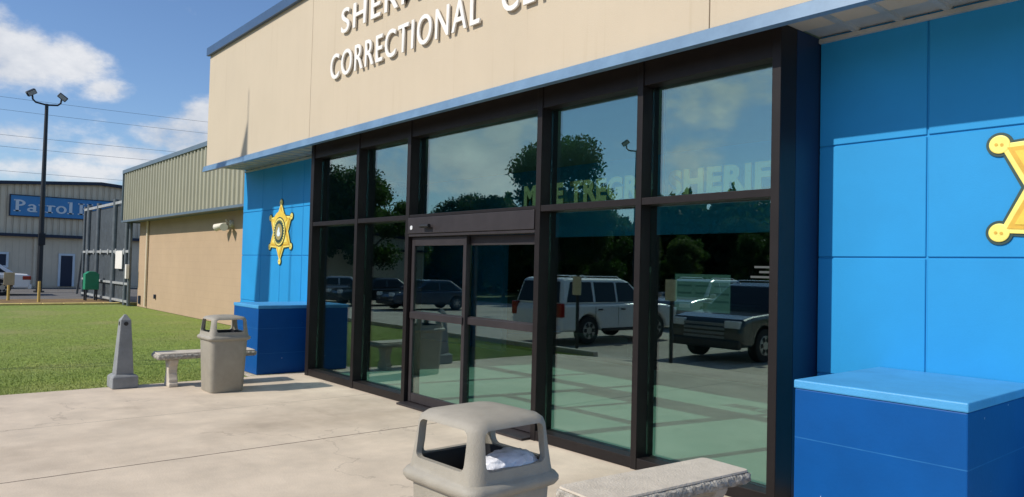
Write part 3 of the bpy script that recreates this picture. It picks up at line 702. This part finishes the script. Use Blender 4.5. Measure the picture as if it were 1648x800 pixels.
# ------------------------------------------------------------------ litter bins
def rsq(hw, r, z, n=6, hy=None):
    hy = hy or hw; p = []
    for cx, cy, a0 in ((hw - r, hy - r, 0), (-hw + r, hy - r, 90), (-hw + r, -hy + r, 180), (hw - r, -hy + r, 270)):
        for i in range(n + 1):
            a = R(a0 + 90 * i / n); p.append((cx + r * math.cos(a), cy + r * math.sin(a), z))
    return p
def bool_cut(o, cutters):
    for c in cutters:
        md = o.modifiers.new('cut', 'BOOLEAN'); md.operation = 'DIFFERENCE'; md.object = c; md.solver = 'EXACT'
    bpy.context.view_layer.update(); dg = bpy.context.evaluated_depsgraph_get()
    me = bpy.data.meshes.new_from_object(o.evaluated_get(dg)); o.modifiers.clear(); old = o.data; o.data = me; bpy.data.meshes.remove(old)
    for c in cutters: d = c.data; bpy.data.objects.remove(c); bpy.data.meshes.remove(d)
def litter_bin(label, loc, rz):
    t = thing('litter_bin', label, 'trash can', loc, rz, 'taupe litter bins by the entrance')
    b = MB(); b.rings([rsq(.195, .06, 0), rsq(.205, .065, .015), rsq(.232, .075, .64)], True, True); smooth_angle(b.build('bin_body', m_bin, t), 40)
    h = MB()
    out = [(.232, .635), (.252, .645), (.262, .660), (.262, .675), (.252, .690), (.240, .697), (.236, .72), (.226, .80), (.217, .885), (.209, .908), (.190, .924), (.13, .938), (.05, .945)]
    inn = [(.04, .925), (.11, .920), (.165, .905), (.188, .888), (.196, .80), (.210, .72), (.215, .66), (.215, .635)]
    rs = [rsq(q, min(.066, q * .8), z) for q, z in out] + [rsq(q, min(.052, q * .8), z) for q, z in inn]
    # closed shell : outer skin up, inner skin down, ends joined
    bm = h.bm; vs = [[bm.verts.new(p) for p in r_] for r_ in rs]; n = len(vs[0]); no = len(out)
    for k_, (a, c) in enumerate(zip(vs, vs[1:])):
        if k_ == no - 1: continue
        for i in range(n): bm.faces.new((a[i], a[(i + 1) % n], c[(i + 1) % n], c[i]))
    bm.faces.new(vs[no - 1]); bm.faces.new(vs[no][::-1])
    for i in range(n): bm.faces.new((vs[-1][i], vs[-1][(i + 1) % n], vs[0][(i + 1) % n], vs[0][i]))
    hood = h.build('hood', m_bin, t)
    def cutter(ax):
        c = MB(); q = rsq(.166, .028, 0, 5, .0765); zc = .8165
        if ax == 0: c.rings([[(x_, s_ * .5, zc + y_) for x_, y_, _ in q] for s_ in (-1, 1)])
        else: c.rings([[(s_ * .5, x_, zc + y_) for x_, y_, _ in q] for s_ in (-1, 1)])
        return c.build('cut', None, t)
    bool_cut(hood, [cutter(0), cutter(1)])
    bv = hood.modifiers.new('bevel', 'BEVEL'); bv.width = .006; bv.segments = 2; bv.limit_method = 'ANGLE'; bv.angle_limit = R(50)
    smooth_angle(hood, 50)
    ln = MB(); ln.rings([rsq(.200, .06, .64), rsq(.204, .06, .735), rsq(.196, .06, .735), rsq(.188, .06, .60)], True, False); smooth_angle(ln.build('bin_liner', m_black, t), 40)
    return t
litter_bin('taupe hooded trash can in front, cut by photo bottom edge, clear bag inside', (-2.55, -2.69, 0), R(2)).scale = (.99, .99, 1.06)
litter_bin('taupe hooded trash can standing before the far bench and left blue block', (-9.42, -1.42, 0), 0)
def crumpled(loc, sx, sy, sz, seed):
    bm = bmesh.new(); bmesh.ops.create_icosphere(bm, subdivisions=4, radius=1); r2 = random.Random(seed)
    dirs = [(Vector((r2.gauss(0, 1), r2.gauss(0, 1), r2.gauss(0, 1))).normalized(), r2.uniform(3, 9), r2.uniform(0, 6)) for _ in range(14)]
    for v in bm.verts:
        p = v.co.normalized(); k_ = 1 + sum(.045 * abs(math.sin(p.dot(d) * f + ph)) for d, f, ph in dirs) - .25; v.co = (p.x * sx * k_, p.y * sy * k_, p.z * sz * k_)
    me = bpy.data.meshes.new('plastic_bag'); bm.to_mesh(me); bm.free(); o = link_mesh('plastic_bag', me, m_bag); o.location = loc
    return tag(smooth_angle(o, 25), 'crumpled clear plastic bag in the opening of the nearer trash can', 'plastic bag')
crumpled((-2.42, -2.64, .775), .075, .125, .050, 4)

# ------------------------------------------------------------------ benches
def bench(label, loc, rz):
    t = thing('stone_bench', label, 'bench', loc, rz, 'cast concrete benches by the entrance')
    L_, W_ = .625, .195
    def rr(grow, z): return [(x * (1 + grow / L_ if False else 1) + (grow if x > 0 else -grow), y + (grow if y > 0 else -grow), z) for x, y, z in rsq(L_ - .02, .03, z, 5, W_ - .02)]
    top = MB(); top.rings([rr(-.004, .4205), rr(0.0, .424), rr(-.004, .4345)]); smooth_angle(top.build('seat', m_bench, t), 40)
    # rough cast rim under the smooth top
    n_edge = []
    rims = [(-.03, .352), (.004, .358), (.016, .375), (.020, .393), (.014, .411), (-.002, .4202)]
    base = []
    P0 = rsq(L_ - .02, .03, 0, 5, W_ - .02); dense = []
    for i in range(len(P0)):
        a, b = Vector(P0[i]), Vector(P0[(i + 1) % len(P0)]); m_ = max(1, int((b - a).length / .012))
        for j in range(m_): dense.append(a.lerp(b, j / m_))
    r2 = random.Random(3); rim = MB(); rs = []
    for g_, z in rims:
        ring = []
        for i, p in enumerate(dense):
            ang = i * .55; wob = .006 * math.sin(ang) * math.sin(z * 160 + i * .21) + r2.uniform(-.0035, .0035)
            d = Vector((p.x / L_ if abs(p.x) > L_ - .06 else 0, p.y / W_ if abs(p.y) > W_ - .04 else 0, 0)); d = d.normalized() if d.length else Vector((0, 0, 0))
            q = p + d * (g_ + (wob if -.01 < g_ < .018 or g_ > .01 else 0)); ring.append((q.x, q.y, z))
        rs.append(ring)
    rim.rings(rs); smooth_angle(rim.build('seat_rim', m_bench_e, t), 60)
    for sx in (-1, 1):
        # scrolled pedestal : baluster profile across the seat
        half = [(.135, 0), (.135, .045), (.112, .055), (.118, .085), (.095, .12), (.074, .17), (.072, .21), (.088, .26), (.118, .30), (.128, .325), (.128, .3515)]
        pr = [(y, z) for y, z in half] + [(-y, z) for y, z in half[::-1]]
        pd = MB(); pd.prism(pr, .11, lambda u, v, w_, s_=sx: (s_ * .41 - .055 + w_, u, v)); pd.build('leg', m_bench, t, bevel=.012)
    return t
bench('pale concrete bench beside the near trash can in front of the right panes', (-2.69, -1.285, 0), R(85.5))
bench('pale concrete bench at the lawn edge behind the far trash can', (-10.06, -1.43, 0), R(87))

# ------------------------------------------------------------------ obelisk bollard
ob = thing('stone_obelisk', 'small dark grey obelisk with a round hole near its tip at the lawn edge', 'bollard', (-10.28, -2.36, 0))
def sq(h, z): return [(-h, -h, z), (h, -h, z), (h, h, z), (-h, h, z)]
MB().rings([sq(.148, 0), sq(.148, .145), sq(.108, .175)]).build('plinth', m_grey, ob, bevel=.012)
MB().rings([sq(.102, .172), sq(.060, .845), sq(.012, .915)]).build('shaft', m_grey, ob, bevel=.008)
hl = MB(); hl.cyl((.02, 0, .80), (.0665, 0, .80), .026, n=16); hl.cyl((0, -.02, .80), (0, -.0665, .80), .026, n=16); hl.build('lamp_hole', m_black, ob)

# ------------------------------------------------------------------ flagpole that throws the shadow on the left wall
fp = thing('flagpole', 'slim flagpole with limp flag, known from its shadow on the left front', 'flagpole', (0, 0, 0))
T_ = 8.05
def sunpt(u, v, t=T_, j=0.0): return (u - .207 * (t + j), -(t + j), v + .815 * (t + j))
xb = sunpt(-12.115, 0)[0]
MB().cyl((xb, -T_, -.02), (xb, -T_, 4.30 + .815 * T_), .035, .014, n=10).build('pole', m_steel, fp)
outline = [(-12.10, 3.85), (-12.11, 3.14), (-12.90, 3.145), (-12.95, 2.2), (-12.98, 1.15), (-13.68, 1.15), (-13.55, 2.2), (-13.38, 3.20), (-12.42, 3.185), (-12.28, 3.45)]
fg = MB(); fg.prism(outline, .02, lambda u, v, w_: sunpt(u, v, T_, w_ + .12 * math.sin((u + 13.4) * 7))); fg.build('flag', m_flag, fp)

# ------------------------------------------------------------------ cars (behind the camera, mirrored in the glass)
def arch(cx, r, z0, n=8):   # bottom edge going +x with a wheel arch
    return [(cx - r * math.cos(math.pi * i / n), z0 + r * math.sin(math.pi * i / n) * 1.0) for i in range(n + 1)]
def make_car(name, label, cat, paint, kind, loc, rz, group):
    t = thing(name, label, cat, loc, rz, group)
    if kind == 'suv': L_, W_, H_, zb, wr, wb = 5.15, 2.02, 1.86, 1.12, .40, 2.95
    else: L_, W_, H_, zb, wr, wb = 4.6, 1.82, 1.45, .90, .33, 2.7
    h = L_ / 2; fx_, rx_ = wb / 2 + .05, -wb / 2 + .05; z0 = .30 if kind != 'suv' else .38
    if kind == 'suv':
        prof = [(-h + .06, z0)] + arch(rx_, wr + .07, z0) + arch(fx_, wr + .07, z0) + [(h - .12, z0), (h - .02, z0 + .12), (h, .72), (h - .03, .92), (h - .16, 1.03), (h - .55, 1.10), (1.15, zb + .04), (-h + .10, zb + .02), (-h + .02, .95), (-h, .62)]
        cab = [(-h + .09, zb), (1.26, zb + .02), (.40, H_ - .08), (.12, H_), (-h + .48, H_), (-h + .26, H_ - .05)]
    else:
        prof = [(-h + .06, z0)] + arch(rx_, wr + .06, z0) + arch(fx_, wr + .06, z0) + [(h - .15, z0), (h - .02, z0 + .14), (h, .58), (h - .12, .76), (1.0, zb), (-1.55, zb + .03), (-h + .10, zb), (-h, .78), (-h + .01, .5)]
        cab = [(-1.75, zb + .02), (1.02, zb), (.30, H_ - .04), (.05, H_), (-.85, H_), (-1.05, H_ - .03)]
    b = MB(); b.prism(prof, W_, lambda u, v, w_: (u, w_ - W_ / 2, v)); b.build('body', paint, t, bevel=.10, seg=4)
    tw = lambda z: W_ / 2 - .05 - (z - zb) * .22
    c = MB(); vs0 = [c.bm.verts.new((u, -tw(v), v)) for u, v in cab]; vs1 = [c.bm.verts.new((u, tw(v), v)) for u, v in cab]
    c.bm.faces.new(vs0); c.bm.faces.new(vs1[::-1])
    for i in range(len(cab)): c.bm.faces.new((vs0[i], vs1[i], vs1[(i + 1) % len(cab)], vs0[(i + 1) % len(cab)]))
    c.build('cabin', paint, t, bevel=.08, seg=4)
    zw0, zw1 = zb + .07, H_ - .11
    wins = [[(.96, zw0), (.36, zw1), (-.18, zw1), (-.18, zw0)], [(-.26, zw0), (-.26, zw1), (-1.12, zw1), (-1.12, zw0)], [(-1.22, zw0), (-1.22, zw1), (-2.05, zw1), (-2.28, zw0)]] if kind == 'suv' else \
           [[(.80, zw0), (.24, zw1), (-.30, zw1), (-.30, zw0)], [(-.38, zw0), (-.38, zw1), (-.95, zw1), (-1.42, zw0)]]
    for s_ in (-1, 1):
        for wv in wins:
            q = MB(); a = [q.bm.verts.new((u, s_ * (tw(v) + .006), v)) for u, v in wv]; d = [q.bm.verts.new((u, s_ * (tw(v) - .02), v)) for u, v in wv]
            q.bm.faces.new(a); q.bm.faces.new(d[::-1])
            for i in range(len(wv)): q.bm.faces.new((a[i], a[(i + 1) % len(wv)], d[(i + 1) % len(wv)], d[i]))
            q.build('window', m_cglass, t)
    def screen(p0, p1, nm):
        d = Vector((p1[0] - p0[0], 0, p1[1] - p0[1])).normalized(); nrm = Vector((-d.z, 0, d.x)) if nm == 'rear_window' else Vector((d.z, 0, -d.x))
        a0, a1 = Vector((p0[0], 0, p0[1])) + d * .06, Vector((p1[0], 0, p1[1])) - d * .06
        q = MB(); top = []
        for off in (.008, -.02):
            for p in (a0, a1):
                for s_ in (-1, 1): top.append(q.bm.verts.new((p.x + nrm.x * off, s_ * (tw(p.z) - .09), p.z + nrm.z * off)))
        for f in ((0, 1, 3, 2), (4, 6, 7, 5), (0, 4, 5, 1), (2, 3, 7, 6), (0, 2, 6, 4), (1, 5, 7, 3)): q.bm.faces.new([top[i] for i in f])
        q.build(nm, m_cglass, t)
    screen(cab[1], cab[2], 'windshield'); screen(cab[0], cab[-1], 'rear_window')
    for wx in (fx_, rx_):
        for s_ in (-1, 1):
            y0 = s_ * (W_ / 2 - .26); y1 = s_ * (W_ / 2 - .015)
            w_ = MB(); w_.cyl((wx, y0, wr), (wx, y1, wr), wr, n=28); w_ = w_.build('wheel', m_tyre, t, bevel=.03)
            r_ = MB(); r_.cyl((wx, y1 - s_ * .02, wr), (wx, y1 + s_ * .008, wr), wr * .64, wr * .58, n=20); r_.build('rim', m_rim, w_)
            sp_ = MB()
            for k_ in range(6):
                rm = Matrix.Translation((wx, y1 + s_ * .010, wr)) @ Matrix.Rotation(R(60 * k_ + 30), 4, 'Y'); sp_.box(-.05, .05, -.004, .004, .10, wr * .54, rm)
            sp_.build('rim_gap', m_tyre, w_)
    zl = .82 if kind == 'suv' else .66
    for s_ in (-1, 1):
        for dx in ((.96, -.22, -1.18) if kind == 'suv' else (.88, -.34, -1.2)):
            MB().box(dx - .008, dx + .008, s_ * (W_ / 2) - .004, s_ * (W_ / 2) + .004, z0 + .14, zb - .05).build('door_seam', m_tyre, t)
            if dx < .9: MB().box(dx + .10, dx + .28, s_ * (W_ / 2 + .008) - .014, s_ * (W_ / 2 + .008) + .014, zb - .16, zb - .12).build('door_handle', m_tyre if paint is not m_kcar else m_chrome, t)
        MB().box(rx_ + wr + .12, fx_ - wr - .12, s_ * (W_ / 2) - .03, s_ * (W_ / 2) + .02, z0 - .02, z0 + .07).build('side_sill', m_black, t, bevel=.015)
    for s_ in (-1, 1):
        MB().box(h - .12, h + .012, s_ * (W_ / 2 - .25) - .20, s_ * (W_ / 2 - .25) + .20, zl, zl + .17).build('headlight', m_lens, t, bevel=.02)
        if kind == 'suv': MB().box(-h - .012, -h + .16, s_ * (W_ / 2 - .10) - .09, s_ * (W_ / 2 - .10) + .115, .78, 1.16).build('taillight', m_red, t, bevel=.02)
        else: MB().box(-h - .012, -h + .30, s_ * (W_ / 2 - .22) - .2, s_ * (W_ / 2 - .22) + .235, .66, .82).build('taillight', m_red, t, bevel=.02)
        MB().box(.78, .98, s_ * (W_ / 2 + .08) - .09, s_ * (W_ / 2 + .08) + .09, zb + .02, zb + .19).build('wing_mirror', paint, t, bevel=.03)
        if kind == 'suv':
            MB().tube([(.15, s_ * (tw(H_) - .12), H_ - .01), (.05, s_ * (tw(H_) - .12), H_ + .055), (-1.85, s_ * (tw(H_) - .12), H_ + .05), (-2.0, s_ * (tw(H_) - .12), H_ - .01)], .016, 6).build('roof_rail', m_chrome if paint is m_kcar else m_wcar, t)
    gr = MB()
    for k_ in range(4): gr.box(h - .05, h + .016, -.56, .56, .56 + k_ * .10, .62 + k_ * .10)
    if kind != 'suv':
        gr.bm.clear()
        for k_ in range(3): gr.box(h - .05, h + .014, -.45, .45, .42 + k_ * .07, .46 + k_ * .07)
    gr.build('grille', m_grille if kind == 'suv' else m_black, t)
    for sx, nm in ((1, 'front_bumper'), (-1, 'rear_bumper')):
        MB().box(sx * h - .10 if sx > 0 else sx * h - .05, sx * h + .05 if sx > 0 else sx * h + .10, -W_ / 2 + .04, W_ / 2 - .04, z0 - .04, z0 + .17).build(nm, m_black if paint is not m_wcar else paint, t, bevel=.04)
    return t
gc = 'parked cars around the entrance drive'
make_car('suv', 'white sport utility with roof rails parked tail toward the entrance, mirrored in glass', 'car', m_wcar, 'suv', (-15.4, -11.58, -.45), R(-90), gc)
make_car('suv', 'dark sport utility with chrome grille parked nose toward the entrance, mirrored in glass', 'car', m_kcar, 'suv', (-10.45, -12.5, -.45), R(90), gc)
make_car('sedan', 'white sedan parked before the far metal building, cut by left photo edge', 'car', m_wcar, 'sedan', (-38.3, -2.20, -.01), R(-90), gc)
s1 = make_car('sedan', 'silver sedan in the far row, mirrored faintly in the left panes', 'car', m_scar, 'sedan', (-38.5, -14.2, -.45), R(100), gc)
make_car('sedan', 'dark navy sedan in the far row, mirrored beside the door jamb', 'car', m_bcar, 'sedan', (-30.5, -15.5, -.45), R(95), gc)
make_car('sedan', 'black sedan in the far row, mirrored in the second pane from the left', 'car', m_kcar, 'sedan', (-34.5, -14.8, -.45), R(92), gc)
make_car('suv', 'silver sport utility standing beyond the dark one, mirrored between the sign posts', 'car', m_scar, 'suv', (-17.6, -19.6, -.45), R(80), gc)

# sign posts at the kerb
def sign_post(label, loc):
    t = thing('sign_post', label, 'sign', loc, R(90), 'parking signs at the forecourt edge')
    MB().box(-.03, .03, -.03, .03, 0, 1.95).build('post', m_pole, t)
    MB().box(.032, .045, -.15, .15, 1.45, 1.92).build('board', m_steel, t)
sign_post('dark parking sign post mirrored in front of the white sport utility', (-13.2, -8.45, -.45))
sign_post('dark parking sign post mirrored between the two parked utilities', (-10.15, -8.3, -.45))

# ------------------------------------------------------------------ trees
def leaf_mesh(name, H_, Wd, n, seed, crown0=.28, lobes=24):
    r2 = np.random.default_rng(seed); C_ = []
    for i in range(lobes):
        a = r2.uniform(0, 2 * np.pi); zz = crown0 + (1 - crown0) * r2.uniform(.05, .88); rad = Wd * .5 * r2.uniform(.1, .75) * (1 - abs(zz - .6) * .7)
        C_.append((rad * np.cos(a) * 1.15, rad * np.sin(a) * 1.15, H_ * zz, Wd * r2.uniform(.07, .19)))
    C_.append((0, 0, H_ * .60, Wd * .22)); C_.append((.3, 0, H_ * .9, Wd * .12)); C_ = np.array(C_)
    which = r2.choice(len(C_), n, p=C_[:, 3] ** 2 / np.sum(C_[:, 3] ** 2)); d = r2.normal(size=(n, 3)); d /= np.linalg.norm(d, axis=1)[:, None]
    rr = r2.random(n) ** .55; p = C_[which, :3] + d * (rr * C_[which, 3])[:, None] * np.array([1, 1, .8]); p += r2.normal(0, .12, (n, 3))
    keep = p[:, 2] > H_ * .12; p = p[keep]; n = len(p)
    s_ = r2.uniform(.07, .17, n); A = r2.normal(size=(n, 3)); A /= np.linalg.norm(A, axis=1)[:, None]; Bv = np.cross(A, r2.normal(size=(n, 3))); Bv /= np.linalg.norm(Bv, axis=1)[:, None]
    v = np.stack([p - A * s_[:, None], p + Bv * (s_ * .6)[:, None], p + A * s_[:, None], p - Bv * (s_ * .6)[:, None]], 1).reshape(-1, 3)
    me = bpy.data.meshes.new(name); me.from_pydata(v.tolist(), [], np.arange(4 * n).reshape(-1, 4).tolist()); return me, C_
def make_tree(kind, H_, Wd, n, seed, label, mleaf, crown0=.28):
    t = thing('leafy_tree', label, 'tree', (0, 0, 0), 0, 'trees behind the lot')
    me, C_ = leaf_mesh('crown', H_, Wd, n, seed, crown0)
    tk = MB(); tk.tube([(0, 0, -.1), (.05, .02, H_ * .2), (.0, .08, H_ * .45), (.05, .0, H_ * .7)], [H_ * .028, H_ * .022, H_ * .016, H_ * .006], 9)
    for c in C_[:14]: tk.tube([(0, .04, H_ * .28), (c[0] * .5, c[1] * .5, (H_ * .3 + c[2]) * .5), tuple(c[:3])], [H_ * .011, H_ * .008, H_ * .003], 6)
    tk.build('trunk', m_bark, t); link_mesh('crown', me, mleaf, t); return t
protos = [make_tree('a', 10, 8.5, 22000, 1, 'x', m_leaf[0]), make_tree('b', 9, 7, 18000, 2, 'x', m_leaf[1]), make_tree('c', 8, 7.5, 18000, 5, 'x', m_leaf[2], .1)]
used = [False] * 3
def tree(k_, az_deg, dist, s_, label):
    """az measured left of straight out from the front, dist from the entrance"""
    o = protos[k_] if not used[k_] else copy_tree(protos[k_]); used[k_] = True
    a = R(az_deg); x = -math.sin(a) * dist; y = -(math.cos(a) * dist - 4.7)
    o.location = (x, y, -.45); o.rotation_euler = (0, 0, random.uniform(0, 6.3)); o.scale = (s_ * random.uniform(.9, 1.1),) * 2 + (s_,)
    o['label'] = label; return o
tree(0, 46.9, 56, 1.22, 'tallest broad tree behind the lot, mirrored in the middle upper panes')
tree(1, 44.0, 57, 1.0, 'round tree right beside the tallest one in the mirrored tree line')
tree(0, 61.6, 50, .86, 'large dark tree mirrored in the second upper pane from the left')
tree(1, 65.0, 50, .86, 'dark tree mirrored in the leftmost upper pane')
r3 = random.Random(11); az_ = 22.0; i = 0
kinds = ['dense dark green tree of the wooded edge behind the lot', 'mid green tree of the wooded edge behind the lot', 'olive green low branched tree of the wooded edge behind the lot']
while az_ < 84:
    for row in range(2):
        k_ = r3.choice((0, 1, 2)); dist = (52 if row == 0 else 64) + r3.uniform(-4, 4)
        if 50 < az_ < 84 and row == 0: dist += 6
        s_ = r3.uniform(.60, .78) * (1.06 if row else .92) * (.9 if az_ < 41 else 1.0 if az_ < 48 else 1.14)
        tree(k_, az_ + r3.uniform(-1, 1), dist, s_, kinds[k_])
    az_ += 3.6; i += 1
for az_, dist in ((-4, 50), (4, 54), (11, 50), (17, 56), (-14, 56), (-24, 52), (-35, 56), (-48, 50)):
    tree(r3.choice((0, 1, 2)), az_, dist, r3.uniform(.7, .95), 'tree')
for o in COL.objects:
    if o.get('label') == 'tree': o['label'] = kinds[[p.children[0].data for p in protos].index(o.children[0].data)]

# far-off wood that closes the view behind the single trees
r4 = np.random.default_rng(21); n = 150000
a = np.radians(r4.uniform(8, 90, n)); dd = 72 + r4.normal(0, 2.0, n)
top = 6.9 + 1.1 * np.sin(a * 23) + .8 * np.sin(a * 57 + 1) + .5 * np.sin(a * 131) + .35 * np.sin(a * 317) + 1.5 * (a < .83)
p = np.c_[-np.sin(a) * dd, -(np.cos(a) * dd - 4.7), -.45 + r4.random(n) ** .8 * top]
s_ = r4.uniform(.18, .42, n); A = r4.normal(size=(n, 3)); A /= np.linalg.norm(A, axis=1)[:, None]; Bv = np.cross(A, r4.normal(size=(n, 3))); Bv /= np.linalg.norm(Bv, axis=1)[:, None]
v = np.stack([p - A * s_[:, None], p + Bv * (s_ * .6)[:, None], p + A * s_[:, None], p - Bv * (s_ * .6)[:, None]], 1).reshape(-1, 3)
me = bpy.data.meshes.new('far_wood'); me.from_pydata(v.tolist(), [], np.arange(4 * n).reshape(-1, 4).tolist())
tag(link_mesh('far_wood', me, m_leaf[0]), 'dark undergrowth of the wooded edge mirrored behind the parked cars', 'wood', None, 'stuff')
